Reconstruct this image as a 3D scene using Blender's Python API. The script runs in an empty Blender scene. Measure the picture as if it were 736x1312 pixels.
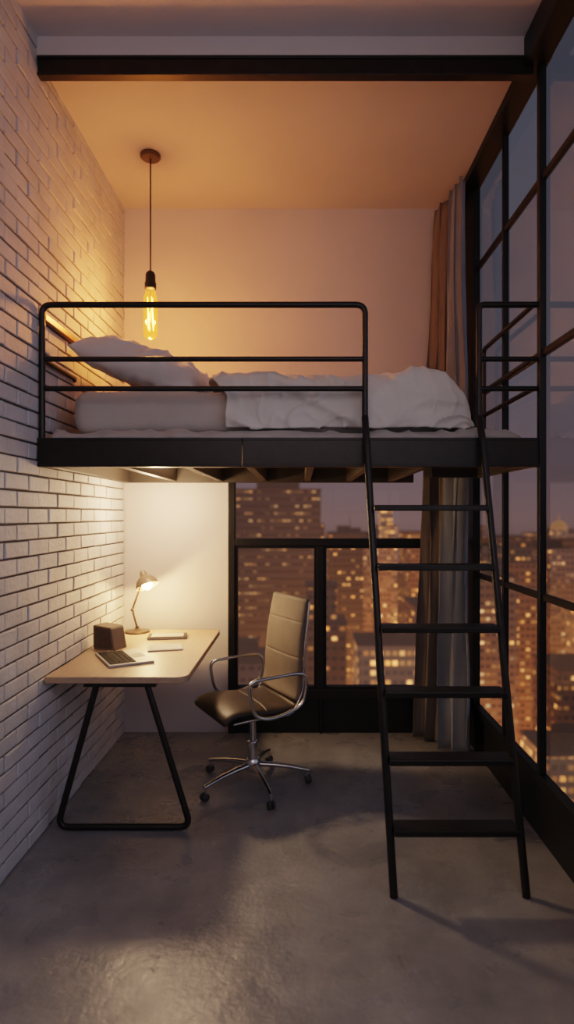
import bpy, bmesh, math, random
from mathutils import Vector, Matrix, noise
random.seed(7)
C = bpy.context.scene.collection
PI = math.pi
OFF = {}

# ------------------------------------------------------------------ helpers
def V(*a): return Vector(a)

def tag(o, label=None, cat=None, group=None, kind=None):
    if label: o['label'] = label
    if cat: o['category'] = cat
    if group: o['group'] = group
    if kind: o['kind'] = kind
    return o

def thing(name, label, cat, loc=(0, 0, 0), rotz=0, group=None, local=False):
    o = bpy.data.objects.new(name, None); C.objects.link(o)
    o.empty_display_size = .1
    o.location = loc; o.rotation_euler = (0, 0, rotz)
    OFF[o.name] = Vector((0, 0, 0)) if local else Vector(loc)
    return tag(o, label, cat, group)

def obj(name, bm, mat, parent=None, smooth=False, bevel=0, seg=2, label=None, angle=40):
    me = bpy.data.meshes.new(name)
    off = OFF.get(parent.name, Vector((0, 0, 0))) if parent else Vector((0, 0, 0))
    if off.length > 0: bmesh.ops.translate(bm, verts=bm.verts, vec=-off)
    bmesh.ops.recalc_face_normals(bm, faces=bm.faces)
    bm.to_mesh(me); bm.free()
    o = bpy.data.objects.new(name, me); C.objects.link(o)
    me.materials.append(mat)
    if parent:
        o.parent = parent; OFF[o.name] = off
    if smooth:
        for p in me.polygons: p.use_smooth = True
        try: me.set_sharp_from_angle(angle=math.radians(angle))
        except Exception: pass
    if bevel:
        b = o.modifiers.new('b', 'BEVEL'); b.width = bevel; b.segments = seg; b.limit_method = 'ANGLE'
        b.harden_normals = False
    if label: o['label'] = label
    return o

def BM(): return bmesh.new()

def box(bm, x0, x1, y0, y1, z0, z1, M=None):
    vs = [bm.verts.new((x, y, z)) for x in (x0, x1) for y in (y0, y1) for z in (z0, z1)]
    for f in ((0, 1, 3, 2), (4, 6, 7, 5), (0, 4, 5, 1), (2, 3, 7, 6), (0, 2, 6, 4), (1, 5, 7, 3)):
        bm.faces.new([vs[i] for i in f])
    if M is not None:
        for v in vs: v.co = M @ v.co
    return bm

def fillet(pts, rad, closed=False, n=7):
    pts = [Vector(p) for p in pts]; out = []; N = len(pts)
    for i, p in enumerate(pts):
        if not closed and i in (0, N - 1): out.append(p); continue
        a = pts[i - 1]; b = pts[(i + 1) % N]
        r = min(rad, (a - p).length * .49, (b - p).length * .49)
        A = p + (a - p).normalized() * r; B = p + (b - p).normalized() * r
        for k in range(n + 1):
            t = k / n
            out.append(A * (1 - t) ** 2 + p * 2 * t * (1 - t) + B * t * t)
    return out

def tube(bm, pts, r, closed=False, n=14):
    pts = [Vector(p) for p in pts]; N = len(pts)
    def tan(i):
        if closed: return (pts[(i + 1) % N] - pts[i - 1]).normalized()
        if i == 0: return (pts[1] - pts[0]).normalized()
        if i == N - 1: return (pts[-1] - pts[-2]).normalized()
        return (pts[i + 1] - pts[i - 1]).normalized()
    t = tan(0)
    u = t.orthogonal().normalized()
    rings = []
    for i in range(N):
        t2 = tan(i)
        q = t.rotation_difference(t2); u = q @ u; u = (u - t2 * u.dot(t2)).normalized(); t = t2
        w = t.cross(u)
        rr = r[i] if isinstance(r, (list, tuple)) else r
        rings.append([bm.verts.new(pts[i] + (u * math.cos(2 * PI * k / n) + w * math.sin(2 * PI * k / n)) * rr) for k in range(n)])
    for i in range(N if closed else N - 1):
        a = rings[i]; b = rings[(i + 1) % N]
        for k in range(n):
            bm.faces.new((a[k], a[(k + 1) % n], b[(k + 1) % n], b[k]))
    if not closed:
        bm.faces.new(rings[0]); bm.faces.new(rings[-1][::-1])
    return bm

def loft(bm, rings, caps=True):
    R = [[bm.verts.new(p) for p in r] for r in rings]; n = len(R[0])
    for a, b in zip(R[:-1], R[1:]):
        for k in range(n): bm.faces.new((a[k], a[(k + 1) % n], b[(k + 1) % n], b[k]))
    if caps:
        bm.faces.new(R[0]); bm.faces.new(R[-1][::-1])
    return bm

def lathe(bm, prof, M=None, n=32, caps=True):
    rings = []
    for r, z in prof:
        ring = [Vector((r * math.cos(2 * PI * k / n), r * math.sin(2 * PI * k / n), z)) for k in range(n)]
        if M is not None: ring = [M @ p for p in ring]
        rings.append(ring)
    return loft(bm, rings, caps)

def T(x, y, z): return Matrix.Translation((x, y, z))

# ------------------------------------------------------------------ materials
def new_mat(name):
    m = bpy.data.materials.new(name); m.use_nodes = True
    nt = m.node_tree
    return m, nt, nt.nodes['Principled BSDF']

def mat(name, col, rough=.5, metal=0, var=.12, scale=8, bump=0, bscale=60, spec=None, sheen=0, detail=4, rvar=0):
    m, nt, b = new_mat(name); N = nt.nodes; L = nt.links
    tc = N.new('ShaderNodeTexCoord')
    nz = N.new('ShaderNodeTexNoise'); nz.inputs['Scale'].default_value = scale; nz.inputs['Detail'].default_value = detail
    L.new(tc.outputs['Object'], nz.inputs['Vector'])
    cr = N.new('ShaderNodeValToRGB')
    cr.color_ramp.elements[0].position = .3; cr.color_ramp.elements[1].position = .7
    cr.color_ramp.elements[0].color = [max(0, c * (1 - var)) for c in col] + [1]
    cr.color_ramp.elements[1].color = [min(1, c * (1 + var)) for c in col] + [1]
    L.new(nz.outputs['Fac'], cr.inputs['Fac']); L.new(cr.outputs['Color'], b.inputs['Base Color'])
    b.inputs['Roughness'].default_value = rough; b.inputs['Metallic'].default_value = metal
    if rvar:
        mr = N.new('ShaderNodeMapRange'); mr.inputs['To Min'].default_value = rough - rvar; mr.inputs['To Max'].default_value = rough + rvar
        L.new(nz.outputs['Fac'], mr.inputs['Value']); L.new(mr.outputs['Result'], b.inputs['Roughness'])
    if spec is not None: b.inputs['Specular IOR Level'].default_value = spec
    if sheen: b.inputs['Sheen Weight'].default_value = sheen
    if bump:
        n2 = N.new('ShaderNodeTexNoise'); n2.inputs['Scale'].default_value = bscale; n2.inputs['Detail'].default_value = 5
        L.new(tc.outputs['Object'], n2.inputs['Vector'])
        bp = N.new('ShaderNodeBump'); bp.inputs['Strength'].default_value = bump; bp.inputs['Distance'].default_value = .01
        L.new(n2.outputs['Fac'], bp.inputs['Height']); L.new(bp.outputs['Normal'], b.inputs['Normal'])
    return m

def glass_mat(name, tint=(1, 1, 1), refl=1.0, rough=0.0, glow=None):
    m, nt, b = new_mat(name); N = nt.nodes; L = nt.links
    N.remove(b)
    tr = N.new('ShaderNodeBsdfTransparent'); tr.inputs['Color'].default_value = (*tint, 1)
    gl = N.new('ShaderNodeBsdfGlossy'); gl.inputs['Roughness'].default_value = rough
    fr = N.new('ShaderNodeFresnel'); fr.inputs['IOR'].default_value = 1.45
    mu = N.new('ShaderNodeMath'); mu.operation = 'MULTIPLY'; mu.inputs[1].default_value = refl
    L.new(fr.outputs[0], mu.inputs[0])
    mx = N.new('ShaderNodeMixShader'); L.new(mu.outputs[0], mx.inputs[0]); L.new(tr.outputs[0], mx.inputs[1]); L.new(gl.outputs[0], mx.inputs[2])
    out = mx.outputs[0]
    if glow:
        em = N.new('ShaderNodeEmission'); em.inputs[0].default_value = (*glow[0], 1); em.inputs[1].default_value = glow[1]
        ad = N.new('ShaderNodeAddShader'); L.new(out, ad.inputs[0]); L.new(em.outputs[0], ad.inputs[1]); out = ad.outputs[0]
    L.new(out, N['Material Output'].inputs['Surface'])
    return m

def emit_mat(name, col, s):
    m, nt, b = new_mat(name)
    b.inputs['Base Color'].default_value = (*col, 1)
    b.inputs['Emission Color'].default_value = (*col, 1); b.inputs['Emission Strength'].default_value = s
    return m

M_brick = mat('painted_brick', (.565, .555, .565), .62, var=.10, scale=5, bump=.5, bscale=45)
M_mortar = mat('dark_mortar', (.10, .085, .082), .95, var=.2, scale=20, bump=.4)
M_plaster = mat('plaster', (.63, .59, .60), .8, var=.03, scale=2, bump=.06, bscale=120)
M_ceil = mat('ceiling_plaster', (.58, .545, .555), .85, var=.03, scale=2, bump=.04, bscale=90)
M_steel = mat('black_steel', (.022, .018, .016), .36, metal=.3, var=.2, scale=20, bump=.03, bscale=200)
M_frame = mat('window_steel', (.012, .012, .013), .45, metal=.2, var=.15, scale=10)
M_chrome = mat('chrome', (.66, .64, .62), .22, metal=1, var=.03)
M_leather = mat('black_leather', (.034, .024, .019), .48, var=.15, scale=14, bump=.12, bscale=220)
M_leather2 = mat('taupe_leather', (.145, .125, .108), .65, var=.08, scale=14, bump=.08, bscale=220, spec=.3)
M_rubber = mat('grey_rubber', (.05, .047, .046), .5)
M_sheet = mat('grey_linen', (.42, .39, .37), .9, var=.05, bump=.25, bscale=300, sheen=.2)
M_mattress = mat('mattress_cloth', (.51, .46, .42), .92, var=.04, bump=.2, bscale=300, sheen=.2)
M_duvet = mat('white_duvet', (.70, .65, .60), .9, var=.03, bump=.2, bscale=250, sheen=.3)
M_pillow = mat('pillow_cloth', (.61, .59, .58), .9, var=.03, bump=.2, bscale=250, sheen=.3)
M_underside = mat('deck_panel', (.60, .54, .48), .7, var=.05)
M_joist = mat('joist_steel', (.05, .042, .036), .5, var=.1)
M_glass = glass_mat('window_glass', (.93, .93, .95), .5)
M_glass2 = glass_mat('side_window_glass', (.80, .82, .85), .32, .07)
M_bulb = glass_mat('bulb_glass', (1, .78, .45), .25, glow=((1, .33, .04), .6))
M_filament = emit_mat('glowing_filament', (1, .50, .13), 14)
M_lampglow = emit_mat('lamp_bulb', (1, .66, .26), 25)
M_bronze = mat('bronze_metal', (.15, .11, .08), .35, metal=.8, var=.1)
M_shade = mat('lamp_shade_enamel', (.22, .17, .125), .4, metal=.1, var=.05)
M_black = mat('matt_black', (.02, .018, .017), .5)
M_silver = mat('silver_case', (.42, .40, .385), .5, metal=.2, var=.04)
M_keys = mat('dark_keys', (.03, .03, .032), .8, spec=.1)
M_paper = mat('paper', (.50, .46, .41), .8, var=.03)
M_speaker = mat('speaker_case', (.15, .118, .098), .5, var=.1)
M_grille = mat('speaker_grille', (.080, .064, .056), .85, var=.3, scale=200, bump=.5, bscale=600)
M_curtain = mat('brown_curtain_cloth', (.185, .158, .142), .9, var=.08, bump=.2, bscale=250, sheen=.1)
M_curtain2 = mat('blue_grey_curtain_cloth', (.225, .25, .30), .85, var=.06, bump=.2, bscale=250, sheen=.2)

def wood():
    m, nt, b = new_mat('desk_wood'); N = nt.nodes; L = nt.links
    tc = N.new('ShaderNodeTexCoord'); mp = N.new('ShaderNodeMapping'); mp.inputs['Scale'].default_value = (14, 1.2, 14)
    nz = N.new('ShaderNodeTexNoise'); nz.inputs['Scale'].default_value = 4; nz.inputs['Detail'].default_value = 8; nz.inputs['Distortion'].default_value = .6
    cr = N.new('ShaderNodeValToRGB'); cr.color_ramp.elements[0].position = .25; cr.color_ramp.elements[1].position = .78
    cr.color_ramp.elements[0].color = (.38, .265, .185, 1); cr.color_ramp.elements[1].color = (.47, .34, .24, 1)
    L.new(tc.outputs['Object'], mp.inputs[0]); L.new(mp.outputs[0], nz.inputs['Vector']); L.new(nz.outputs['Fac'], cr.inputs[0])
    L.new(cr.outputs[0], b.inputs['Base Color']); b.inputs['Roughness'].default_value = .42
    return m
M_wood = wood()

def concrete():
    m, nt, b = new_mat('polished_concrete'); N = nt.nodes; L = nt.links
    tc = N.new('ShaderNodeTexCoord')
    def nz(s, d, dist=0, r=.5):
        n = N.new('ShaderNodeTexNoise'); n.inputs['Scale'].default_value = s; n.inputs['Detail'].default_value = d; n.inputs['Distortion'].default_value = dist; n.inputs['Roughness'].default_value = r
        L.new(tc.outputs['Object'], n.inputs['Vector']); return n
    a = nz(1.5, 10, .2, .6); c = nz(8, 8, .2, .65); e = nz(45, 6); g = nz(4, 8, .3, .6)
    mx = N.new('ShaderNodeMath'); mx.operation = 'MULTIPLY_ADD'; mx.inputs[1].default_value = .4
    L.new(c.outputs['Fac'], mx.inputs[0]); L.new(a.outputs['Fac'], mx.inputs[2])
    cr = N.new('ShaderNodeValToRGB'); E = cr.color_ramp.elements
    E[0].position = .50; E[0].color = (.165, .168, .180, 1); E[1].position = .90; E[1].color = (.30, .300, .308, 1)
    L.new(mx.outputs[0], cr.inputs[0]); L.new(cr.outputs[0], b.inputs['Base Color'])
    mr = N.new('ShaderNodeMapRange'); mr.inputs['From Min'].default_value = .25; mr.inputs['From Max'].default_value = .75
    mr.inputs['To Min'].default_value = .20; mr.inputs['To Max'].default_value = .42
    L.new(g.outputs['Fac'], mr.inputs['Value']); L.new(mr.outputs[0], b.inputs['Roughness'])
    # hairline cracks where a noise field crosses its middle value
    k = nz(1.1, 12, .8, .62)
    sb = N.new('ShaderNodeMath'); sb.operation = 'SUBTRACT'; sb.inputs[1].default_value = .5; L.new(k.outputs['Fac'], sb.inputs[0])
    ab = N.new('ShaderNodeMath'); ab.operation = 'ABSOLUTE'; L.new(sb.outputs[0], ab.inputs[0])
    vr = N.new('ShaderNodeMapRange'); vr.inputs['From Max'].default_value = .0035; L.new(ab.outputs[0], vr.inputs['Value'])
    ad = N.new('ShaderNodeMath'); ad.operation = 'MULTIPLY_ADD'; ad.inputs[1].default_value = .30
    L.new(e.outputs['Fac'], ad.inputs[0]); L.new(c.outputs['Fac'], ad.inputs[2])
    ad2 = N.new('ShaderNodeMath'); ad2.operation = 'MULTIPLY_ADD'; ad2.inputs[1].default_value = .12
    L.new(vr.outputs[0], ad2.inputs[0]); L.new(ad.outputs[0], ad2.inputs[2])
    bp = N.new('ShaderNodeBump'); bp.inputs['Strength'].default_value = .33; bp.inputs['Distance'].default_value = .015
    L.new(ad2.outputs[0], bp.inputs['Height']); L.new(bp.outputs[0], b.inputs['Normal'])
    return m
M_floor = concrete()

HAZE = (.110, .062, .045)  # distant city haze, painted on as an even glow over facades and roofs
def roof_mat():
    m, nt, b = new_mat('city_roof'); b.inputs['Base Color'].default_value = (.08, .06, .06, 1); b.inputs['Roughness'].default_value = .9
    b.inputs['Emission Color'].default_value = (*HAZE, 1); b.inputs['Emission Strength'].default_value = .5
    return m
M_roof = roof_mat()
def city_mat(name, wall, w, h, lit, c1, c2, strength, mx_=.28, mz_=.3, haze=.5):
    m, nt, b = new_mat(name); N = nt.nodes; L = nt.links
    def math_(op, a=None, b_=None, c=None):
        n = N.new('ShaderNodeMath'); n.operation = op
        for i, v in enumerate((a, b_, c)):
            if v is None: continue
            if isinstance(v, (int, float)): n.inputs[i].default_value = v
            else: L.new(v, n.inputs[i])
        return n.outputs[0]
    tc = N.new('ShaderNodeTexCoord'); sp = N.new('ShaderNodeSeparateXYZ'); L.new(tc.outputs['Object'], sp.inputs[0])
    sn = N.new('ShaderNodeSeparateXYZ'); L.new(tc.outputs['Normal'], sn.inputs[0])
    side = math_('GREATER_THAN', math_('ABSOLUTE', sn.outputs[0]), .5)
    up = math_('LESS_THAN', math_('ABSOLUTE', sn.outputs[2]), .5)
    u = math_('ADD', math_('MULTIPLY', sp.outputs[1], side), math_('MULTIPLY', sp.outputs[0], math_('SUBTRACT', 1, side)))
    uu = math_('DIVIDE', u, w); zz = math_('DIVIDE', sp.outputs[2], h)
    fu = math_('FRACT', uu); fz = math_('FRACT', zz)
    inx = math_('MULTIPLY', math_('GREATER_THAN', fu, mx_), math_('LESS_THAN', fu, 1 - mx_ * .3))
    inz = math_('MULTIPLY', math_('GREATER_THAN', fz, mz_), math_('LESS_THAN', fz, 1 - mz_ * .6))
    ins = math_('MULTIPLY', math_('MULTIPLY', inx, inz), up)
    oi = N.new('ShaderNodeObjectInfo')
    cb = N.new('ShaderNodeCombineXYZ'); L.new(math_('FLOOR', uu), cb.inputs[0]); L.new(math_('FLOOR', zz), cb.inputs[1])
    L.new(math_('MULTIPLY_ADD', oi.outputs['Random'], 97.0, side), cb.inputs[2])
    wn = N.new('ShaderNodeTexWhiteNoise'); wn.noise_dimensions = '3D'; L.new(cb.outputs[0], wn.inputs['Vector'])
    # storeys light up in horizontal runs: stretch the cluster noise sideways
    st_ = N.new('ShaderNodeMapping'); st_.inputs['Scale'].default_value = (.35, 1.6, 1); L.new(cb.outputs[0], st_.inputs[0])
    n3 = N.new('ShaderNodeTexNoise'); n3.inputs['Scale'].default_value = .3; L.new(st_.outputs[0], n3.inputs['Vector'])
    thr = math_('MULTIPLY', math_('POWER', n3.outputs['Fac'], 2.5), 5.6 * lit)
    on = math_('MULTIPLY', math_('LESS_THAN', wn.outputs['Value'], thr), ins)
    sc = N.new('ShaderNodeSeparateColor'); L.new(wn.outputs['Color'], sc.inputs[0])
    mixc = N.new('ShaderNodeMix'); mixc.data_type = 'RGBA'; mixc.inputs[6].default_value = (*c1, 1); mixc.inputs[7].default_value = (*c2, 1)
    L.new(sc.outputs[1], mixc.inputs[0])
    st = math_('MULTIPLY', on, math_('MULTIPLY_ADD', math_('POWER', sc.outputs[2], 4.0), strength * 2.2, strength * .28))
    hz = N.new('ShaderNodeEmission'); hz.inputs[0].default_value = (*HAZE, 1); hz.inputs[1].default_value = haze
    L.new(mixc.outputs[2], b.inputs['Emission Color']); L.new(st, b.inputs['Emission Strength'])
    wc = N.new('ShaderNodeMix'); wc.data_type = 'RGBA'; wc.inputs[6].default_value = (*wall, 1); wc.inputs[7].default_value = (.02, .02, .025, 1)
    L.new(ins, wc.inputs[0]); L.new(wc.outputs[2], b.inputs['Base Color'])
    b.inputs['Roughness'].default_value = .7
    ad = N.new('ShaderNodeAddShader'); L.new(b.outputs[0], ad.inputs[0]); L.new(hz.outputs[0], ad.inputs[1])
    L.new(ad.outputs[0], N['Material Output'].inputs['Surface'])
    return m
AMB = (1, .33, .06); WRM = (1, .42, .12); WHT = (1, .56, .25)
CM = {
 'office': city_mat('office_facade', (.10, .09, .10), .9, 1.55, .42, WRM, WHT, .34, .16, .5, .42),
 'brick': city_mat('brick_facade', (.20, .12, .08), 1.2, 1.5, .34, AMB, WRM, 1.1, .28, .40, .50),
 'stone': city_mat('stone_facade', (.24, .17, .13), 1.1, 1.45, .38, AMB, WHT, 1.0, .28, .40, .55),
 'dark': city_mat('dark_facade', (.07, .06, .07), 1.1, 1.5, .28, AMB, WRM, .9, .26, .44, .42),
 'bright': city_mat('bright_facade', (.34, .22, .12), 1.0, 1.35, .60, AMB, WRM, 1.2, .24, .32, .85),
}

# ------------------------------------------------------------------ room
XL = -1.238; YB = 4.293; HC = 3.69; HF = 3.785; YF = 2.857; YR = -1.0; XR = 1.145

bm = BM(); box(bm, -1.45, 1.19, YR - .1, YB + .12, -.12, 0); f = obj('floor', bm, M_floor); tag(f, 'grey polished concrete floor', 'floor', kind='structure')
bm = BM(); box(bm, -1.45, 1.19, YF + .01, YB + .12, HC, 4.0); box(bm, -1.45, 1.19, YR - .1, YF + .01, HF, 4.0)
tag(obj('ceiling', bm, M_ceil), 'smooth plaster ceiling with a small step at the black beam', 'ceiling', kind='structure')
bm = BM()
box(bm, -1.45, -.506, YB, YB + .12, 0, 3.9); box(bm, -.506, 1.19, YB, YB + .12, 1.96, 3.9)
tag(obj('wall_back', bm, M_plaster), 'plain plaster back wall behind the loft bed', 'wall', kind='structure')
bm = BM(); box(bm, -1.45, 1.19, YR - .1, YR, 0, 3.9)
tag(obj('wall_front', bm, M_plaster), 'plain plaster wall behind the viewer', 'wall', kind='structure')

bm = BM(); CH = .0745; BL = .222; G = .009
nrow = int(3.80 / CH) + 1
for r in range(nrow):
    z0 = r * CH + G * .5; z1 = min((r + 1) * CH - G * .5, HF + .03)
    if z1 - z0 < .01: continue
    y = YR - (BL * .5 if r % 2 else 0)
    while y < YB:
        a = max(y + G * .5, YR); b_ = min(y + BL - G * .5, YB - .001); y += BL
        if b_ - a < .015: continue
        j = lambda s: random.uniform(-s, s)
        px = XL + random.uniform(-.004, .002); c = .0035
        a2 = a + j(.0015); b2 = b_ + j(.0015); za = z0 + j(.001); zb = z1 + j(.001)
        back = [bm.verts.new((XL - .016, yy, zz)) for yy, zz in ((a2, za), (b2, za), (b2, zb), (a2, zb))]
        mid = [bm.verts.new((px - .003, yy, zz)) for yy, zz in ((a2, za), (b2, za), (b2, zb), (a2, zb))]
        fr = [bm.verts.new((px + j(.001), yy, zz)) for yy, zz in ((a2 + c, za + c), (b2 - c, za + c), (b2 - c, zb - c), (a2 + c, zb - c))]
        bm.faces.new(fr)
        for k in range(4):
            bm.faces.new((back[k], back[(k + 1) % 4], mid[(k + 1) % 4], mid[k]))
            bm.faces.new((mid[k], mid[(k + 1) % 4], fr[(k + 1) % 4], fr[k]))
wl = obj('wall_left', bm, M_brick); tag(wl, 'white painted brick wall with dark joints', 'wall', kind='structure')
bm = BM(); box(bm, -1.45, XL - .0105, YR - .1, YB, 0, 3.9); mo = obj('mortar', bm, M_mortar, wl)

# back window
w1 = thing('window_1', 'black steel framed window behind the desk chair looking over the city', 'window', (.3, YB, 0)); w1['kind'] = 'structure'
y0, y1 = YB - .035, YB + .05
bm = BM()
box(bm, -.506, -.458, y0, y1, 0, 1.96)
box(bm, 1.09, 1.17, y0, y1, 0, 1.96)
box(bm, -.458, 1.09, y0, y1, 1.91, 1.96)
box(bm, -.458, 1.09, y0, y1, 1.315, 1.365)
box(bm, .115, .165, y0, y1, .31, 1.315)
box(bm, .895, .955, y0, y1, .31, 1.315)
box(bm, -.458, 1.09, y0, y1, .245, .31)
obj('window_frame', bm, M_frame, w1, bevel=.004)
bm = BM()
box(bm, -.458, .135, y0 + .02, y1, 0, .245); box(bm, .155, 1.09, y0 + .02, y1, 0, .245); box(bm, .135, .155, y0, y1, 0, .245)
obj('lower_panel', bm, M_frame, w1, bevel=.003)
for (a, b_) in ((-.458, .115), (.165, .895)):
    bm = BM(); s = .018
    for bb in ((a, a + s, .31, 1.315), (b_ - s, b_, .31, 1.315), (a + s, b_ - s, .31, .31 + s), (a + s, b_ - s, 1.315 - s, 1.315)):
        box(bm, bb[0], bb[1], YB - .02, YB + .03, bb[2], bb[3])
    obj('sash', bm, M_frame, w1, bevel=.002)
for (a, b_, c, d) in ((-.458, 1.09, 1.365, 1.91), (-.44, .097, .328, 1.297), (.183, .877, .328, 1.297), (.955, 1.09, .31, 1.315)):
    bm = BM(); vs = [bm.verts.new(p) for p in ((a, YB + .012, c), (b_, YB + .012, c), (b_, YB + .012, d), (a, YB + .012, d))]; bm.faces.new(vs)
    obj('pane', bm, M_glass, w1)

# right window wall
w2 = thing('window_2', 'tall black steel grid window wall on the right side of the room', 'window', (1.16, 2.0, 0)); w2['kind'] = 'structure'
muls = [2.85, 3.38, 2.29, 1.73, 1.17, .61, .05, -.5]
XI = 1.12; XO = 1.16
bm = BM(); box(bm, 1.055, XO, YR, YB, 3.64, HC + .09); obj('head_channel', bm, M_frame, w2, bevel=.004)
bm = BM(); box(bm, XI + .015, 1.19, YR, YB, 0, .27); obj('lower_panel', bm, M_frame, w2, bevel=.004)
bm = BM(); box(bm, XI - .005, XO, YR, YB, .27, .315); obj('sill_rail', bm, M_frame, w2, bevel=.004)
bm = BM(); box(bm, XI - .005, XO, 3.92, YB - .037, .315, 3.64); obj('corner_post', bm, M_frame, w2, bevel=.004)
for m_ in muls:
    hw = .018 if m_ == 2.85 else .012
    xi = XI if m_ == 2.85 else XI + .006
    bm = BM(); box(bm, xi, xi + .032, m_ - .005, m_ - .005 + 2 * hw, .315, 3.64); obj('mullion', bm, M_frame, w2, bevel=.003)
for z in (3.10, 2.275, 1.13):
    bm = BM(); box(bm, XI + .012, XO - .006, YR, 3.92, z, z + .032); obj('transom', bm, M_frame, w2, bevel=.003)
ys = sorted(muls + [3.92, YR]); zs = [.315, 1.13, 2.275, 3.10, 3.64]
for a, b_ in zip(ys[:-1], ys[1:]):
    for c, d in zip(zs[:-1], zs[1:]):
        bm = BM(); vs = [bm.verts.new(p) for p in ((XR, a, c), (XR, b_, c), (XR, b_, d), (XR, a, d))]; bm.faces.new(vs)
        obj('pane', bm, M_glass2, w2)

bm = BM()
box(bm, XL, 1.10, YF, YF + .046, HC - .012, HC); box(bm, XL, 1.10, YF, YF + .046, 3.598, 3.610); box(bm, XL, 1.10, YF + .008, YF + .040, 3.610, HC - .012)
tag(obj('trim_1', bm, M_steel, bevel=.002), 'black steel beam crossing the ceiling above the bed front', 'beam', kind='structure')

# ------------------------------------------------------------------ loft bed
ZT = 1.893; ZBm = 1.757; TR = .0145
bed = thing('loft_bed', 'black steel loft bed platform with tubular guard rails spanning the room', 'loft bed', (0, 3.5, ZBm))
bm = BM()
for a, b_ in ((XL + .003, -.275), (-.271, 1.135)):
    box(bm, a, b_, YF, YF + .012, ZBm, ZT)
    box(bm, a, b_, YF - .003, YF + .06, ZT - .012, ZT); box(bm, a, b_, YF - .003, YF + .06, ZBm, ZBm + .012)
obj('front_beam', bm, M_steel, bed, bevel=.002)
bm = BM(); box(bm, XL + .003, .79, YB - .055, YB - .002, ZBm, ZT); obj('rear_beam', bm, M_joist, bed, bevel=.003)
bm = BM(); box(bm, XL + .003, XL + .05, YF + .06, YB - .055, ZBm, ZT); obj('side_beam', bm, M_joist, bed, bevel=.003)
bm = BM(); box(bm, 1.06, 1.112, YF + .06, 3.70, ZBm, ZT); obj('side_beam', bm, M_joist, bed, bevel=.003)
bm = BM(); box(bm, .79, 1.06, 3.65, 3.70, ZBm, ZT); obj('end_beam', bm, M_joist, bed, bevel=.003)
for x in (-.88, -.56, -.25, .05, .34, .63):
    bm = BM(); box(bm, x - .02, x + .02, YF + .06, YB - .055, ZBm + .008, ZT - .03); obj('joist', bm, M_joist, bed, bevel=.003)
bm = BM(); box(bm, XL + .05, .79, YF + .06, YB - .055, ZT - .03, ZT - .006); box(bm, .79, 1.06, YF + .06, 3.65, ZT - .03, ZT - .006)
obj('deck_panel', bm, M_underside, bed)
YG = 2.88; ZG = 2.525
xl, xr, xq, xw = -1.222, .3065, .8455, 1.105
bm = BM(); tube(bm, fillet([(xl, YG, ZT), (xl, YG, ZG), (xr, YG, ZG), (xr, YG, 1.995)], .045), TR); obj('guard_rail', bm, M_steel, bed, smooth=True)
for z in (2.268, 2.128):
    bm = BM(); tube(bm, [(xl, YG, z), (xr, YG, z)], TR * .85); obj('guard_bar', bm, M_steel, bed, smooth=True)
M_warmrail = mat('pendant_lit_rail', (.34, .16, .055), .35, metal=.3, var=.1)  # orange tone stands for pendant light falling on the rail
bm = BM(); box(bm, XL + .004, XL + .03, YG + .01, 3.34, 2.455, 2.49); obj('wall_rail', bm, M_warmrail, bed, bevel=.004, label='short rail along the brick wall with warm pendant light painted into its colour')
bm = BM(); tube(bm, fillet([(xl, YG, 2.268), (xl, 3.30, 2.268), (XL - .002, 3.34, 2.268)], .03), TR * .8); obj('wall_rail', bm, M_steel, bed, smooth=True)
# right guard section: loop corner at the ladder, rails running to the window post and back along the glass
bm = BM(); tube(bm, fillet([(xq, YG, 1.995), (xq, YG, ZG), (xw + .018, YG, ZG)], .03), TR); obj('guard_rail', bm, M_steel, bed, smooth=True)
for z in (2.268, 2.128):
    bm = BM(); tube(bm, [(xq, YG, z), (xw + .018, YG, z)], TR * .85); obj('guard_bar', bm, M_steel, bed, smooth=True)
bm = BM(); tube(bm, fillet([(xw, YG, ZG), (xw, 3.66, ZG), (xw, 3.66, ZT)], .03), TR * .9); obj('return_rail', bm, M_steel, bed, smooth=True)
for z in (2.268, 2.128):
    bm = BM(); tube(bm, [(xw, YG, z), (xw, 3.66, z)], TR * .85); obj('return_bar', bm, M_steel, bed, smooth=True)

# ladder
lad = thing('ladder', 'black steel ladder with six flat steps leaning on the loft bed', 'ladder', (.64, 2.45, 0))
def rail_pts(xt, xb): return fillet([(xt, YG, 1.994), (xt, 2.832, 1.905), (xb, 2.436, 0.0)], .05)
for xt, xb in ((xr, .375), (xq, .906)):
    bm = BM(); tube(bm, rail_pts(xt, xb), .0165); obj('side_rail', bm, M_steel, lad, smooth=True)
for k in range(6):
    z = .25 + .2625 * k; t = z / 1.9
    yc = 2.436 + (2.832 - 2.436) * t; a = .375 + (xr - .375) * t + .012; b_ = .906 + (xq - .906) * t - .012
    bm = BM(); box(bm, a, b_, yc - .048, yc + .048, z - .013, z + .013); obj('step', bm, M_steel, lad, bevel=.004)

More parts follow.
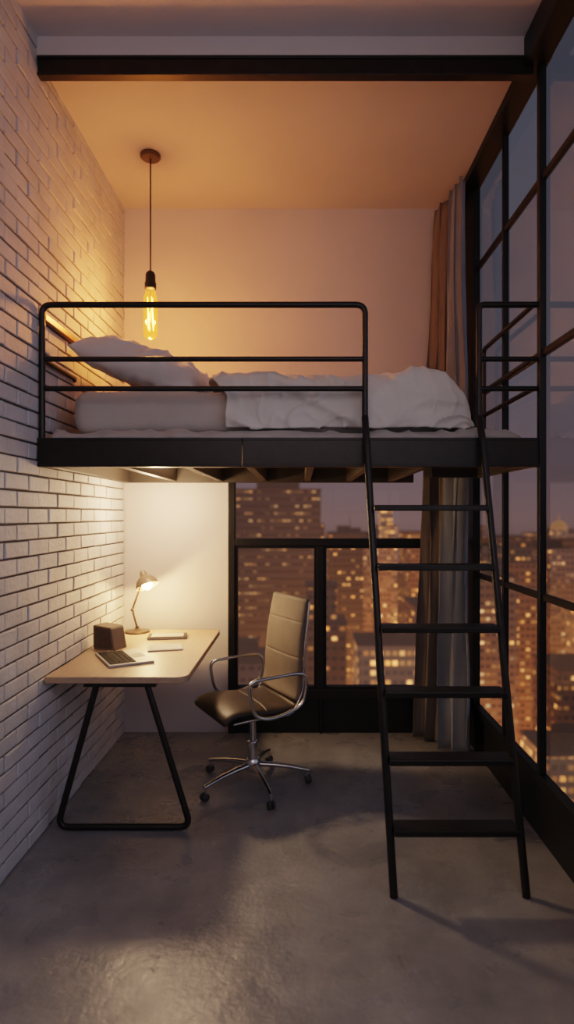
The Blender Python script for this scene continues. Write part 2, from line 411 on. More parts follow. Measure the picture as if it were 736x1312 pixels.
# ------------------------------------------------------------------ bedding
def rbox_sheet(x0, x1, y0, y1, z0, z1, nx, ny, amp, sc, seed, r=.05):
    bm = BM(); rings = []
    prof = fillet([(0, y0, z0), (0, y0, z1), (0, y1, z1), (0, y1, z0)], r, closed=True, n=6)
    P = []
    for a, b_ in zip(prof, prof[1:] + prof[:1]):
        k = max(1, int((b_ - a).length / .035))
        for i in range(k): P.append(a.lerp(b_, i / k))
    cy = (y0 + y1) / 2; cz = (z0 + z1) / 2
    for i in range(nx + 1):
        u = i / nx; x = x0 + (x1 - x0) * u
        d = min(x - x0, x1 - x); e = 1.0
        if d < r: e = math.sqrt(max(0, 1 - ((r - d) / r) ** 2))
        ring = []
        for p in P:
            yy = p.y; zz = p.z
            sy = (abs(yy - cy) - (1 - e) * r * .9); yy = cy + math.copysign(max(sy, 0), yy - cy)
            zz = cz + (zz - cz) * (.25 + .75 * e)
            nn = noise.noise(Vector((x * sc + seed, yy * sc, zz * sc))) + .5 * noise.noise(Vector((x * sc * 2.3, yy * sc * 2.3 + seed, zz * sc * 2.3)))
            dd = amp * nn
            q = Vector((x, yy, zz)); nrm = Vector((0, (yy - cy) / (y1 - y0), (zz - cz) / (z1 - z0)))
            if abs(nrm.y) > abs(nrm.z): q.y += dd * math.copysign(1, nrm.y)
            elif nrm.z > 0: q.z += dd
            ring.append(q)
        rings.append(ring)
    loft(bm, rings)
    return bm
def fold(v, w_=.16): return math.exp(-(noise.noise(v) / w_) ** 2)
bm = BM(); nx, ny = 150, 80
def pad_edge(x): return 2.897 + .014 * noise.noise(Vector((x * 5, 3, 0))) + .012 * noise.noise(Vector((x * 16, 3, 5)))
grid = []
for i in range(nx + 1):
    x = -1.19 + 2.24 * i / nx; row = []
    ymax = 4.20 if x < .76 else 3.62
    for j in range(ny + 1):
        y = pad_edge(x) + (ymax - pad_edge(x)) * j / ny
        e = min(1, j / 4.0) * min(1, (nx - i) / 10.0 + .12)
        inside = (-1.16 < x < .80 and y > 3.0)
        right = max(0, min(1, (x - .78) / .08))
        z = ZT + .006 + (.026 if inside else .034 + .016 * right + .014 * noise.noise(Vector((x * 7, y * 9, 2))) + .014 * fold(Vector((x * 6 + y * 3, y * 5, 5)), .12)) * (e ** .6)
        row.append(bm.verts.new((x, y, z)))
    grid.append(row)
for i in range(nx):
    for j in range(ny): bm.faces.new((grid[i][j], grid[i + 1][j], grid[i + 1][j + 1], grid[i][j + 1]))
pd = obj('mattress_pad', bm, M_sheet, smooth=True, angle=80)
sm = pd.modifiers.new('s', 'SOLIDIFY'); sm.thickness = .004; sm.offset = -1
tag(pd, 'thin wrinkled grey blanket spread over the loft bed deck under the mattress', 'blanket')
bm = rbox_sheet(-1.14, .76, 3.010, 4.13, ZT + .038, 2.150, 110, 30, .011, 4, 4, r=.07)
tag(obj('mattress', bm, M_mattress, smooth=True, angle=70), 'cream fitted mattress lying on the loft bed', 'mattress')

bm = BM(); prof = fillet([(0, 2.972, 1.955), (0, 2.962, 2.215), (0, 4.15, 2.185), (0, 4.15, 1.97)], .11, n=10)
P = []
for a, b_ in zip(prof[:-1], prof[1:]):
    k = max(1, int((b_ - a).length / .010))
    for i in range(k): P.append(a.lerp(b_, i / k))
P.append(prof[-1]); NU = 210; R = []
for i in range(NU + 1):
    row = []
    for j, p in enumerate(P):
        front = 1 if p.y < 3.03 and p.z < 2.2 else 0
        ff = max(0, min(1, (2.235 - p.z) / .12)) if p.y < 3.12 else 0
        xs = -.47 + .11 * ff + .03 * noise.noise(Vector((p.y * 4, p.z * 4, 1)))
        x = xs + (.845 - xs) * i / NU
        if j == 0 or j == len(P) - 1: t = (P[1] - P[0]) if j == 0 else (P[-1] - P[-2])
        else: t = P[j + 1] - P[j - 1]
        t.normalize(); n_ = Vector((0, -t.z, t.y))
        q = Vector((x, p.y, p.z))
        wx = x + .10 * noise.noise(Vector((x * 2.5, p.y * 2.5, p.z * 2.5 + 20)))
        s = .020 * noise.noise(Vector((x * 2.4, p.y * 2.4 + 5, p.z * 2.4)))
        s += .016 * noise.noise(Vector((wx * 6 + 3, p.y * 4, p.z * 6)))
        act = .8 + .3 * min(1, max(0, (x + .15) / .5))
        s += act * (.022 * fold(Vector((wx * 3.0 + p.z * 4, p.y * 2.2 + p.z * 1.5, p.z * 2 + 8)), .13)
                    + .014 * fold(Vector((wx * 6.0 - p.z * 6, p.y * 4.0, p.z * 5 + 31)), .10)
                    + .010 * fold(Vector((wx * 11 + p.y * 5, p.y * 8, p.z * 8 + 3)), .11))
        puff = .014 * min(1, max(0, (x - .05) / .3))
        if p.y < 3.14 and x > .15:
            hz = (p.z - 2.09) / .09; puff += .010 * math.exp(-hz * hz) * min(1, (x - .15) / .2)
        q += n_ * (s + puff)
        d = .845 - x; r_ = .24
        if d < r_:
            e = math.sqrt(max(0, 1 - ((r_ - d) / r_) ** 2)); q.z = 1.955 + (q.z - 1.955) * (.06 + .94 * e ** .8)
            q.y = 3.55 + (q.y - 3.55) * (.88 + .12 * e)
        q.z = max(q.z, 1.950)
        if q.y < 2.930: q.y = 2.930 + (q.y - 2.930) * .3
        q.y = max(q.y, 2.912)
        if front and p.z < 2.0: q.z += .008 * noise.noise(Vector((x * 4, 0, 0)))
        row.append(bm.verts.new(q))
    R.append(row)
for i in range(NU):
    for j in range(len(P) - 1): bm.faces.new((R[i][j], R[i + 1][j], R[i + 1][j + 1], R[i][j + 1]))
dv = obj('duvet', bm, M_duvet, smooth=True, angle=80)
sh_ = dv.modifiers.new('sm', 'SMOOTH'); sh_.factor = .5; sh_.iterations = 2
sm = dv.modifiers.new('s', 'SOLIDIFY'); sm.thickness = .018; sm.offset = -1
tag(dv, 'rumpled white duvet draped over the right part of the mattress', 'duvet')

def pillow_bm(L_, W_, H_, seed):
    bm = BM(); n = 50; top = []; bot = []
    for i in range(n + 1):
        rt = []; rb = []
        for j in range(n + 1):
            u = -1 + 2 * i / n; v = -1 + 2 * j / n
            k = (max(0, 1 - u ** 4) * max(0, 1 - v ** 4)) ** .55
            pin = 1 - .07 * (1 - u * u) * abs(v) ** 3
            pin2 = 1 - .07 * (1 - v * v) * abs(u) ** 3
            x = u * L_ / 2 * pin2; y = v * W_ / 2 * pin
            w = .018 * noise.noise(Vector((u * 2.2 + seed, v * 2.2, 0))) + .012 * noise.noise(Vector((u * 5 + seed, v * 5, 3))) + .018 * math.exp(-(noise.noise(Vector((u * 2 + v * 1.2, v * 2 - u, 9))) / .11) ** 2)
            rt.append(bm.verts.new((x, y, k * H_ / 2 + w * k)))
            rb.append(rt[-1] if i in (0, n) or j in (0, n) else bm.verts.new((x, y, -k * H_ / 2 * .6 + w * k)))
        top.append(rt); bot.append(rb)
    for i in range(n):
        for j in range(n):
            bm.faces.new((top[i][j], top[i + 1][j], top[i + 1][j + 1], top[i][j + 1]))
            try: bm.faces.new((bot[i][j], bot[i][j + 1], bot[i + 1][j + 1], bot[i + 1][j]))
            except ValueError: pass
    return bm
bm = pillow_bm(.70, .60, .26, 2)
pl = obj('pillow', bm, M_pillow, smooth=True, angle=80)
pl.location = (-.825, 3.36, 2.300); pl.rotation_euler = (math.radians(7), math.radians(21), math.radians(-4))
tag(pl, 'pale grey pillow propped against the brick wall on the loft bed', 'pillow')

# ------------------------------------------------------------------ pendant lamp
px, py = -.898, 3.647
pn = thing('pendant_lamp', 'bare tubular filament bulb hanging on a thin black cord above the bed', 'pendant lamp', (px, py, HC))
bm = BM(); lathe(bm, [(.058, HC), (.060, HC - .004), (.060, HC - .018), (.052, HC - .026), (.010, HC - .028)], T(px, py, 0)); obj('canopy', bm, M_bronze, pn, smooth=True)
bm = BM(); tube(bm, [(px, py, HC - .02), (px, py, 2.98)], .0045, n=8); obj('cord', bm, M_black, pn, smooth=True)
bm = BM(); lathe(bm, [(.008, 2.995), (.022, 2.985), (.029, 2.97), (.030, 2.925), (.034, 2.92), (.034, 2.885), (.028, 2.88)], T(px, py, 0)); obj('socket', bm, M_black, pn, smooth=True)
bm = BM(); lathe(bm, [(.026, 2.885), (.030, 2.86), (.040, 2.835), (.042, 2.80), (.042, 2.64), (.038, 2.605), (.026, 2.585), (.010, 2.578), (.002, 2.577)], T(px, py, 0), caps=False); bulb = obj('bulb', bm, M_bulb, pn, smooth=True, angle=80)
bm = BM(); zz = []
for a in range(7):
    an = a * 2 * PI / 6; x = px + .018 * math.cos(an); y = py + .018 * math.sin(an)
    zz.append((x, y, 2.835 if a % 2 else 2.635))
tube(bm, zz, .0028, n=6)
obj('filament', bm, M_filament, bulb, smooth=True)
bm = BM(); tube(bm, [(px, py, 2.885), (px, py, 2.65)], .0025, n=6); obj('filament_stem', bm, M_bronze, bulb, smooth=True)

# ------------------------------------------------------------------ desk
dk = thing('desk', 'pale wood desk against the brick wall on one black tubular leg frame', 'desk', (-.88, 3.5, 0))
DX0, DX1, DY0, DY1 = XL + .004, -.545, 2.930, 4.16
bm = BM()
def corner(cx, cy, r, a0, a1, n=8): return [Vector((cx + r * math.cos(a0 + (a1 - a0) * k / n), cy + r * math.sin(a0 + (a1 - a0) * k / n), 0)) for k in range(n + 1)]
out = [Vector((DX0, DY0, 0))] + corner(DX1 - .06, DY0 + .06, .06, -PI / 2, 0) + corner(DX1 - .04, DY1 - .04, .04, 0, PI / 2) + [Vector((DX0, DY1, 0))]
loft(bm, [[p + V(0, 0, .718) for p in out], [p + V(0, 0, .75) for p in out]])
obj('desktop', bm, M_wood, dk, bevel=.004)
bm = BM(); yl = 2.955
tube(bm, fillet([(-.993, yl + .01, .700), (-1.180, yl, .0165), (-.532, yl, .0165), (-.745, yl + .01, .700)], .06), .0155)
obj('leg_frame', bm, M_steel, dk, smooth=True)
bm = BM(); box(bm, -1.05, -.70, yl - .012, yl + .05, .698, .718); obj('mounting_plate', bm, M_steel, dk, bevel=.002)
bm = BM(); box(bm, DX0, DX0 + .03, 3.2, 4.1, .66, .718); obj('wall_cleat', bm, M_steel, dk, bevel=.002)

dl = thing('desk_lamp', 'small bronze desk lamp with a glowing dome shade at the back of the desk', 'lamp', (-1.085, 4.05, .75), 0, local=True)
bm = BM(); lathe(bm, [(.001, .0), (.080, .0), (.083, .006), (.078, .013), (.03, .018), (.013, .026), (.012, .04), (.001, .04)], n=36); obj('base', bm, M_bronze, dl, smooth=True)
bm = BM(); tube(bm, fillet([(0, 0, .03), (-.035, 0, .15), (.035, 0, .335)], .04), .0065, n=10); arm = obj('arm', bm, M_bronze, dl, smooth=True)
bm = BM(); bmesh.ops.create_icosphere(bm, subdivisions=2, radius=.012, matrix=T(-.033, 0, .15)); obj('joint', bm, M_bronze, arm, smooth=True)
ax = Vector((.45, -.32, -1)).normalized()
Ms = T(.045, 0, .372) @ ax.to_track_quat('-Z', 'Y').to_matrix().to_4x4()
bm = BM(); lathe(bm, [(.001, .040), (.016, .038), (.024, .014), (.026, 0), (.042, -.008), (.060, -.026), (.072, -.052), (.077, -.072), (.074, -.072), (.068, -.053), (.055, -.029), (.036, -.012), (.012, -.006), (.001, -.006)], Ms, n=36)
sh = obj('lamp_shade', bm, M_shade, dl, smooth=True, angle=60)
bm = BM(); bmesh.ops.create_uvsphere(bm, u_segments=20, v_segments=12, radius=.036, matrix=Ms @ T(0, 0, -.058)); obj('bulb', bm, M_lampglow, sh, smooth=True)
lamp_light_pos = Vector((-1.085, 4.05, .75)) + (Ms @ Vector((0, 0, -.100)))

sp = thing('desk_speaker', 'small angular grey brown speaker box beside the keyboard on the desk', 'speaker', (-1.125, 3.58, .75), math.radians(-22), local=True)
bm = BM(); sec = []
for y in (-.055, .055):
    sec.append([Vector(p) for p in ((-.07, y, 0), (.085, y, 0), (.060, y, .12), (.052, y, .130), (-.066, y, .138), (-.07, y, .134))])
loft(bm, sec); obj('case', bm, M_speaker, sp, bevel=.003, seg=2)
bm = BM(); loft(bm, [[Vector(p) for p in ((-.060, y, .010), (.070, y, .010), (.050, y, .120), (-.060, y, .126))] for y in (-.0575, -.054)]); obj('grille', bm, M_grille, sp, bevel=.001)
kb = thing('keyboard', 'flat silver keyboard with dark keys and a touch pad near the front of the desk', 'keyboard', (-.955, 3.300, .75), math.radians(-60), local=True)
bm = BM(); box(bm, -.168, .168, -.118, .118, 0, .014); obj('case', bm, M_silver, kb, bevel=.004)
bm = BM()
for r in range(5):
    y = -.095 + r * .027
    if r == 4:
        for a, b_ in ((-.15, -.115), (-.11, -.08), (-.075, .055), (.06, .09), (.095, .15)): box(bm, a, b_, y - .0115, y + .0115, .014, .017)
    else:
        for c in range(12):
            x = -.15 + c * .0251; box(bm, x, x + .0220, y - .0115, y + .0115, .014, .017)
obj('keys', bm, M_keys, kb)
bm = BM(); box(bm, -.05, .05, .040, .105, .0138, .0148); obj('touch_pad', bm, M_paper, kb)
tb = thing('tablet', 'thin silver tablet lying flat in the middle of the desk', 'tablet', (-.79, 3.56, .75), math.radians(14), local=True)
bm = BM(); box(bm, -.10, .10, -.075, .075, 0, .010); obj('case', bm, M_silver, tb, bevel=.004)
bm = BM(); box(bm, -.092, .092, -.067, .067, .010, .0112); obj('cover', bm, M_paper, tb)
nb = thing('notebook', 'small cream notebook lying near the desk lamp', 'notebook', (-.845, 3.88, .75), math.radians(8), local=True)
bm = BM(); box(bm, -.12, .12, -.07, .07, 0, .003); box(bm, -.12, .12, -.07, .07, .013, .016); box(bm, -.12, -.117, -.07, .07, .003, .013); obj('cover', bm, M_grille, nb)
bm = BM(); box(bm, -.117, .117, -.067, .067, .003, .013); obj('pages', bm, M_paper, nb)
bm = BM(); box(bm, -.10, .10, -.055, .055, .0162, .0172); obj('loose_sheet', bm, M_paper, nb)

# ------------------------------------------------------------------ office chair
ROT = 210
ch = thing('office_chair', 'black leather office chair with chrome arms and five star castor base', 'chair', (-.270, 3.46, 0), math.radians(ROT), local=True)
def pad(path, wid, th, grooves=(), n=28, endr=.02, gd=.42, fine=0):
    rings = []
    path = [Vector((p[0], 0, p[1])) for p in path]
    D = [0]
    for a, b_ in zip(path[:-1], path[1:]): D.append(D[-1] + (b_ - a).length)
    Lt = D[-1]; NS = 150
    for s in range(NS + 1):
        d = Lt * s / NS; k = 0
        while k < len(D) - 2 and D[k + 1] < d: k += 1
        f_ = (d - D[k]) / (D[k + 1] - D[k]); c = path[k].lerp(path[k + 1], f_); t = (path[k + 1] - path[k]).normalized()
        nn = Vector((-t.z, 0, t.x))
        e = min(d, Lt - d); sc = math.sqrt(max(.02, 1 - ((endr - e) / endr) ** 2)) if e < endr else 1
        g = 1 + fine * math.sin(d / Lt * 2 * PI * 22)
        for q in grooves: g -= gd * math.exp(-((d / Lt - q) / .008) ** 2)
        w = wid(d / Lt) if callable(wid) else wid
        w = w - 2 * endr * (1 - sc)
        ring = []
        for a in range(n):
            an = 2 * PI * a / n; ca = math.cos(an); sa = math.sin(an)
            yy = w / 2 * math.copysign(abs(ca) ** .35, ca); tt = th / 2 * math.copysign(abs(sa) ** .7, sa) * sc * g
            bulge = -.012 * (1 - (2 * yy / max(w, .01)) ** 2)
            ring.append(c + nn * (tt + bulge) + Vector((0, yy, 0)))
        rings.append(ring)
    bm = BM(); loft(bm, rings); return bm
def smooth_path(pts, n=8):
    out = []
    P = [Vector((p[0], p[1])) for p in pts]; P = [P[0] * 2 - P[1]] + P + [P[-1] * 2 - P[-2]]
    for i in range(1, len(P) - 2):
        for k in range(n):
            t = k / n; a, b_, c, d = P[i - 1], P[i], P[i + 1], P[i + 2]
            out.append(.5 * ((2 * b_) + (c - a) * t + (2 * a - 5 * b_ + 4 * c - d) * t * t + (3 * b_ - a - 3 * c + d) * t ** 3))
    out.append(P[-2]); return out
seatp = smooth_path([(.265, .435), (.235, .468), (.16, .480), (0, .468), (-.13, .463), (-.175, .485)])
bm = pad(seatp, .45, .048, (.55,), gd=.25); obj('seat', bm, M_leather, ch, smooth=True, angle=60, label='dark brown leather seat')
backp = smooth_path([(-.165, .50), (-.190, .58), (-.198, .72), (-.215, .88), (-.250, 1.06)])
bm = pad(backp, lambda t: .44 - .03 * t, .042, (.42, .76), gd=.16); obj('backrest', bm, M_leather2, ch, smooth=True, angle=60, label='taupe leather backrest with a separate top panel')
for s in (-1, 1):
    pth = fillet([V(.22, s * .232, .445), V(.10, s * .232, .450), V(-.13, s * .230, .440), V(-.200, s * .228, .56), V(-.214, s * .222, .80), V(-.250, s * .211, 1.045)], .05)
    bm = BM(); tube(bm, pth, .0065); obj('side_frame', bm, M_chrome, ch, smooth=True)
    y = s * .268
    loop = smooth_path([(.110, .665), (-.02, .670), (-.15, .670), (-.192, .640), (-.190, .56), (-.15, .492), (-.02, .456), (.07, .462), (.120, .50), (.145, .60), (.142, .648), (.110, .665)], 6)[:-1]
    bm = BM(); tube(bm, [V(p[0], y, p[1]) for p in loop], .0095, closed=True); arm_ = obj('armrest', bm, M_chrome, ch, smooth=True)
    bm = BM(); tube(bm, [V(0.03, s * .10, .425), V(0.03, y, .455)], .009); obj('arm_bracket', bm, M_chrome, arm_, smooth=True)
    bm = BM(); tube(bm, [V(-.11, s * .10, .425), V(-.11, y, .472)], .009); obj('arm_bracket', bm, M_chrome, arm_, smooth=True)
bm = BM(); box(bm, -.13, .09, -.10, .10, .395, .438); obj('tilt_mechanism', bm, M_black, ch, bevel=.01, seg=3)
bm = BM(); tube(bm, [V(.02, -.08, .41), V(.02, -.20, .405)], .006); obj('lever', bm, M_chrome, ch, smooth=True)
bm = BM(); lathe(bm, [(.001, .10), (.030, .10), (.030, .24), (.027, .25), (.019, .252), (.019, .40), (.001, .40)], n=24); obj('gas_column', bm, M_chrome, ch, smooth=True)
bm = BM(); lathe(bm, [(.001, .085), (.040, .085), (.045, .10), (.045, .135), (.036, .150), (.001, .150)], n=24); obj('hub', bm, M_chrome, ch, smooth=True)
for k in range(5):
    a = math.radians(4 + 72 * k - ROT); d = V(math.cos(a), math.sin(a), 0); sdir = V(-d.y, d.x, 0)
    bm = BM(); rings = []
    for t in (0, .3, .6, .9, 1.0):
        c = d * (.03 + .29 * t) + V(0, 0, .118 - .045 * t + .008 * math.sin(PI * t)); w = .021 - .009 * t; h = .016 - .006 * t
        rings.append([c + sdir * (w * math.cos(2 * PI * q / 12)) + V(0, 0, h * math.sin(2 * PI * q / 12)) for q in range(12)])
    loft(bm, rings); lg = obj('base_leg', bm, M_chrome, ch, smooth=True)
    c = d * .310
    bm = BM(); tube(bm, [c + V(0, 0, .072), c + V(0, 0, .030)], .007); obj('castor_stem', bm, M_chrome, lg, smooth=True)
    for s in (-1, 1):
        cc = c + sdir * (s * .012) + d * .006 + V(0, 0, .0215)
        Mw = Matrix.Translation(cc) @ sdir.to_track_quat('Z', 'Y').to_matrix().to_4x4()
        bm = BM(); lathe(bm, [(.001, -.007), (.016, -.008), (.021, -.005), (.021, .005), (.016, .008), (.001, .007)], Mw, n=20); obj('castor_wheel', bm, M_rubber, lg, smooth=True)

# ------------------------------------------------------------------ curtains
def curtain(A_t, A_b, B_t, B_b, nf, seed, m, label):
    bm = BM(); NS = 110; NZ = 60; rows = []
    for j in range(NZ + 1):
        tz = j / NZ; z = 3.635 * (1 - tz) + .012 * tz
        A0 = Vector(A_t).lerp(Vector(A_b), tz ** .8); B0 = Vector(B_t).lerp(Vector(B_b), tz ** .8)
        row = []
        dr = (B0 - A0).normalized(); nr = Vector((-dr.y, dr.x))
        for i in range(NS + 1):
            s = i / NS; ph = s * 2 * PI * nf + 1.9 * noise.noise(Vector((s * 2.4, tz * 3.0, seed))) + seed
            amp = (.024 + .026 * tz) * (.85 + 1.1 * noise.noise(Vector((s * 4, 7 + seed, tz * 3.0))))
            p = A0.lerp(B0, s) + nr * (amp * math.sin(ph) + .014 * noise.noise(Vector((s * 8, tz * 7, 4 + seed)))) + dr * (.012 * math.sin(2 * ph))
            x = min(p.x, 1.108 if z < 3.60 else 1.05); yy = min(p.y, YB - .045)
            row.append(bm.verts.new((x, yy, z)))
        rows.append(row)
    for j in range(NZ):
        for i in range(NS): bm.faces.new((rows[j][i], rows[j][i + 1], rows[j + 1][i + 1], rows[j + 1][i]))
    cu = obj('curtain', bm, m, smooth=True, angle=80)
    sm = cu.modifiers.new('s', 'SOLIDIFY'); sm.thickness = .003
    tag(cu, label, 'curtain')
curtain((1.025, 3.77), (1.085, 3.80), (1.000, 3.95), (.925, 4.00), 2.1, .6, M_curtain2, 'blue grey full height curtain hanging against the steel corner post of the window wall')
curtain((.995, 4.02), (.930, 4.07), (.945, 4.20), (.805, 4.19), 1.9, 2.1, M_curtain, 'brown full height curtain hanging nearest the plaster back wall')

# ------------------------------------------------------------------ city
GZ = -75
bm = BM(); box(bm, -300, 700, 20, 900, GZ - 1, GZ)
m, nt, b = new_mat('city_streets'); N = nt.nodes; L = nt.links
tc = N.new('ShaderNodeTexCoord'); vr = N.new('ShaderNodeTexVoronoi'); vr.inputs['Scale'].default_value = .12; L.new(tc.outputs['Object'], vr.inputs['Vector'])
lt = N.new('ShaderNodeMath'); lt.operation = 'LESS_THAN'; lt.inputs[1].default_value = .16; L.new(vr.outputs['Distance'], lt.inputs[0])
ml = N.new('ShaderNodeMath'); ml.operation = 'MULTIPLY_ADD'; ml.inputs[1].default_value = 3; ml.inputs[2].default_value = .08; L.new(lt.outputs[0], ml.inputs[0])
b.inputs['Base Color'].default_value = (.05, .04, .04, 1); b.inputs['Emission Color'].default_value = (1, .42, .12, 1); L.new(ml.outputs[0], b.inputs['Emission Strength'])
tag(obj('ground', bm, m), 'dark city ground dotted with amber street lights', 'ground', kind='structure')

M_dome = emit_mat('lit_dome', (.9, .42, .13), .28)
def building(x0, x1, y, dep, top, style, label, extra=None):
    t = thing('building', label, 'building', ((x0 + x1) / 2, y + dep / 2, GZ), group='city buildings beyond the windows')
    w = x1 - x0
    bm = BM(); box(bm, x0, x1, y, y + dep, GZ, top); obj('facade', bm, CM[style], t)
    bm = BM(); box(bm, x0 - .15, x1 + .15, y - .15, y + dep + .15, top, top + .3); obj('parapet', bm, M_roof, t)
    top += .3
    if extra == 'penthouse' or extra is None:
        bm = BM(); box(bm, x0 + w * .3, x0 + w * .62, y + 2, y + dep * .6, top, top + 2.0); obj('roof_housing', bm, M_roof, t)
    if extra == 'tank':
        bm = BM(); cx = x0 + w * .6; cy = y + 3.5
        lathe(bm, [(1.0, top + 1.2), (1.0, top + 2.8), (.05, top + 3.7)], T(cx, cy, 0), n=16)
        tk = obj('water_tank', bm, M_roof, t)
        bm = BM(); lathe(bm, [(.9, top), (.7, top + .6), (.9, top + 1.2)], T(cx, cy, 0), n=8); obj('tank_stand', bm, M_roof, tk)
    if extra == 'dome':
        cx = (x0 + x1) / 2; cy = y + dep / 2; r = w * .2
        bm = BM(); lathe(bm, [(r, top), (r, top + 2.5)], T(cx, cy, 0), n=24); obj('drum', bm, CM['bright'], t)
        bm = BM(); lathe(bm, [(r * math.cos(k * PI / 16), top + 2.5 + r * 1.0 * math.sin(k * PI / 16)) for k in range(8)] + [(.15, top + 2.5 + r), (.1, top + 4.5 + r)], T(cx, cy, 0), n=24); obj('dome', bm, M_dome, t, smooth=True)
    if extra == 'antenna':
        bm = BM(); cx = (x0 + x1) / 2; box(bm, x0 + w * .25, x0 + w * .75, y + 1, y + dep * .6, top, top + 2); obj('roof_housing', bm, M_roof, t)
        bm = BM(); tube(bm, [(cx, y + 4, top + 2), (cx, y + 4, top + 8)], [.25, .08], n=8); obj('antenna', bm, M_roof, t)
    if extra == 'setback':
        bm = BM(); box(bm, x0 + w * .2, x1 - w * .2, y + dep * .2, y + dep * .8, top, top + 5); obj('upper_storeys', bm, CM[style], t)
        bm = BM(); box(bm, x0 + w * .2 - .2, x1 - w * .2 + .2, y + dep * .2 - .2, y + dep * .8 + .2, top + 5, top + 5.6); obj('cornice', bm, M_roof, t)
    return t
B = [
 (-14, 4.4, 130, 22, 6.9, 'office', 'wide dark office tower rising above the skyline in the left of the back window', 'antenna'),
 (7, 15.5, 150, 16, -3.5, 'dark', 'dark flat block just right of the wide office tower', 'penthouse'),
 (25.5, 32, 200, 12, -2.0, 'bright', 'slim brightly lit tower poking above the skyline behind the ladder', 'setback'),
 (16, 25, 168, 16, -5.5, 'stone', 'stone block below and left of the slim bright tower', 'tank'),
 (33.5, 47, 188, 18, -4, 'brick', 'brick block right of the slim bright tower', 'tank'),
 (-12, -1.5, 76, 8, -17, 'stone', 'near stone block low in the back window behind the desk chair', 'penthouse'),
 (-.5, 7, 92, 8, -15, 'brick', 'near brick block low behind the window post by the desk chair', 'setback'),
 (8, 17, 84, 8, -16.5, 'bright', 'near block packed with amber windows beside the ladder', 'penthouse'),
 (18, 28, 96, 10, -13, 'brick', 'brown mid rise seen past the right side of the ladder', 'penthouse'),
 (30, 40, 112, 10, -10, 'stone', 'stone mid rise hidden mostly by the curtain', 'setback'),
 (41, 54, 132, 14, -9, 'brick', 'brown brick tower in the first bay of the window wall past the curtain', 'setback'),
 (56, 68, 150, 14, -7, 'stone', 'stone slab in the second bay of the window wall', 'antenna'),
 (73, 86, 178, 18, -5.5, 'stone', 'domed stone tower at the right edge of the view', 'dome'),
 (29, 38, 72, 8, -27, 'bright', 'low block full of amber windows under the window wall', 'penthouse'),
 (39, 52, 92, 10, -22, 'brick', 'broad brick block low in the window wall', 'tank'),
 (54, 70, 112, 12, -17, 'bright', 'bright block in front of the domed tower', 'tank'),
 (47, 60, 215, 16, -3, 'dark', 'distant dark tower between the brick tower and the slab', 'penthouse'),
 (-34, -16, 112, 20, -6, 'dark', 'dark block left of the wide office tower', 'penthouse'),
 (-6, 12, 300, 20, -3, 'brick', 'distant brick block behind the wide office tower', 'penthouse'),
 (14, 34, 290, 20, -7, 'dark', 'far low block on the horizon behind the stone block', 'antenna'),
 (66, 92, 300, 22, -4, 'brick', 'far brown block on the horizon left of the domed tower', 'penthouse'),
 (96, 118, 240, 22, -6, 'bright', 'far lit block right of the domed tower', 'penthouse'),
 (78, 96, 130, 18, -22, 'dark', 'near dark block below the domed tower', 'tank'),
 (118, 150, 300, 24, -8, 'dark', 'far dark block beyond the lit block on the right', 'penthouse'),
]
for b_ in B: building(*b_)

# ------------------------------------------------------------------ lights
def point(name, loc, e, col, r, parent=None):
    l = bpy.data.lights.new(name, 'POINT'); l.energy = e; l.color = col; l.shadow_soft_size = r
    o = bpy.data.objects.new(name, l); o.location = loc; C.objects.link(o); return o
def area(name, loc, rot, sx, sy, e, col):
    l = bpy.data.lights.new(name, 'AREA'); l.shape = 'RECTANGLE'; l.size = sx; l.size_y = sy; l.energy = e; l.color = col
    o = bpy.data.objects.new(name, l); o.location = loc; o.rotation_euler = rot; C.objects.link(o); return o
point('pendant_light', (px, py, 2.71), 30, (1, .42, .14), .038)
point('desk_lamp_light', lamp_light_pos, 15, (1, .56, .21), .02)
point('under_bed_light', (-.9, 3.85, 1.62), 22, (1, .64, .35), .06)
sl = bpy.data.lights.new('added_floor_spot', 'SPOT'); sl.energy = 50; sl.color = (1, .66, .38); sl.shadow_soft_size = .09; sl.spot_size = math.radians(80); sl.spot_blend = 1.0  # added spot without a fixture, brightens the floor around the chair
so2 = bpy.data.objects.new('added_floor_spot', sl); so2.location = (-.9, 3.85, 1.62); so2.rotation_euler = (Vector((.15, 3.0, 0)) - Vector((-.9, 3.85, 1.62))).to_track_quat('-Z', 'Y').to_euler(); C.objects.link(so2)
area('room_fill', (-.1, -.5, 2.7), (math.radians(66), 0, 0), 2.0, 1.4, 11.5, (1.0, .88, .92))
area('window_dusk', (1.09, .7, 2.1), (0, math.radians(90), 0), 2.4, 2.4, 9.5, (.80, .82, 1.0))
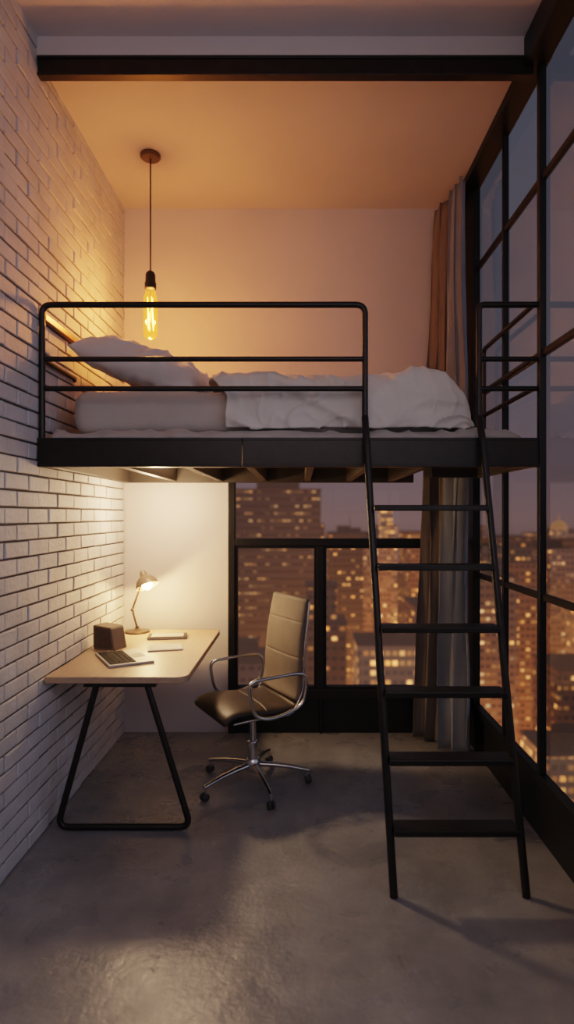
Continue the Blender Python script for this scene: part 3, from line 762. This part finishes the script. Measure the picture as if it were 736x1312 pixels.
s = bpy.data.lights.new('dusk_sky', 'SUN'); s.energy = .24; s.angle = math.radians(50); s.color = (.66, .73, 1.0)
so = bpy.data.objects.new('dusk_sky', s); so.rotation_euler = Vector((-.85, .5, -.28)).to_track_quat('-Z', 'Y').to_euler(); C.objects.link(so)
for x, y in ((4, 115), (22, 140), (38, 100), (70, 135)):
    point('street_glow', (x, y, -60), 70000, (1, .38, .10), 2)

w = bpy.data.worlds.new('World'); bpy.context.scene.world = w; w.use_nodes = True
N = w.node_tree.nodes; L = w.node_tree.links; bg = N['Background']
tc = N.new('ShaderNodeTexCoord'); sp_ = N.new('ShaderNodeSeparateXYZ'); L.new(tc.outputs['Generated'], sp_.inputs[0])
cr = N.new('ShaderNodeValToRGB'); E = cr.color_ramp.elements
E[0].position = .44; E[0].color = (.06, .04, .04, 1); E[1].position = 1; E[1].color = (.06, .062, .08, 1)
for p, c in ((.495, (.17, .105, .10, 1)), (.53, (.14, .10, .108, 1)), (.62, (.098, .088, .105, 1)), (.78, (.076, .076, .096, 1))):
    e = E.new(p); e.color = c
mr = N.new('ShaderNodeMapRange'); mr.inputs['From Min'].default_value = -1; L.new(sp_.outputs[2], mr.inputs['Value']); L.new(mr.outputs[0], cr.inputs[0])
L.new(cr.outputs[0], bg.inputs['Color']); bg.inputs['Strength'].default_value = 1.0

# ------------------------------------------------------------------ camera
cam = bpy.data.cameras.new('Camera'); cam.sensor_fit = 'HORIZONTAL'; cam.sensor_width = 36; cam.lens = 780 / 736 * 36
cam.shift_x = -17 / 736; cam.shift_y = 4 / 736; cam.clip_end = 2000; cam.clip_start = .05
cam.dof.use_dof = True; cam.dof.focus_distance = 3.2; cam.dof.aperture_fstop = 1.8
co = bpy.data.objects.new('Camera', cam); co.location = (0, 0, 1.53); co.rotation_euler = (PI / 2, 0, 0); C.objects.link(co)
bpy.context.scene.camera = co
bpy.context.scene.view_settings.view_transform = 'Filmic'
try: bpy.context.scene.view_settings.look = 'Medium High Contrast'
except Exception: pass
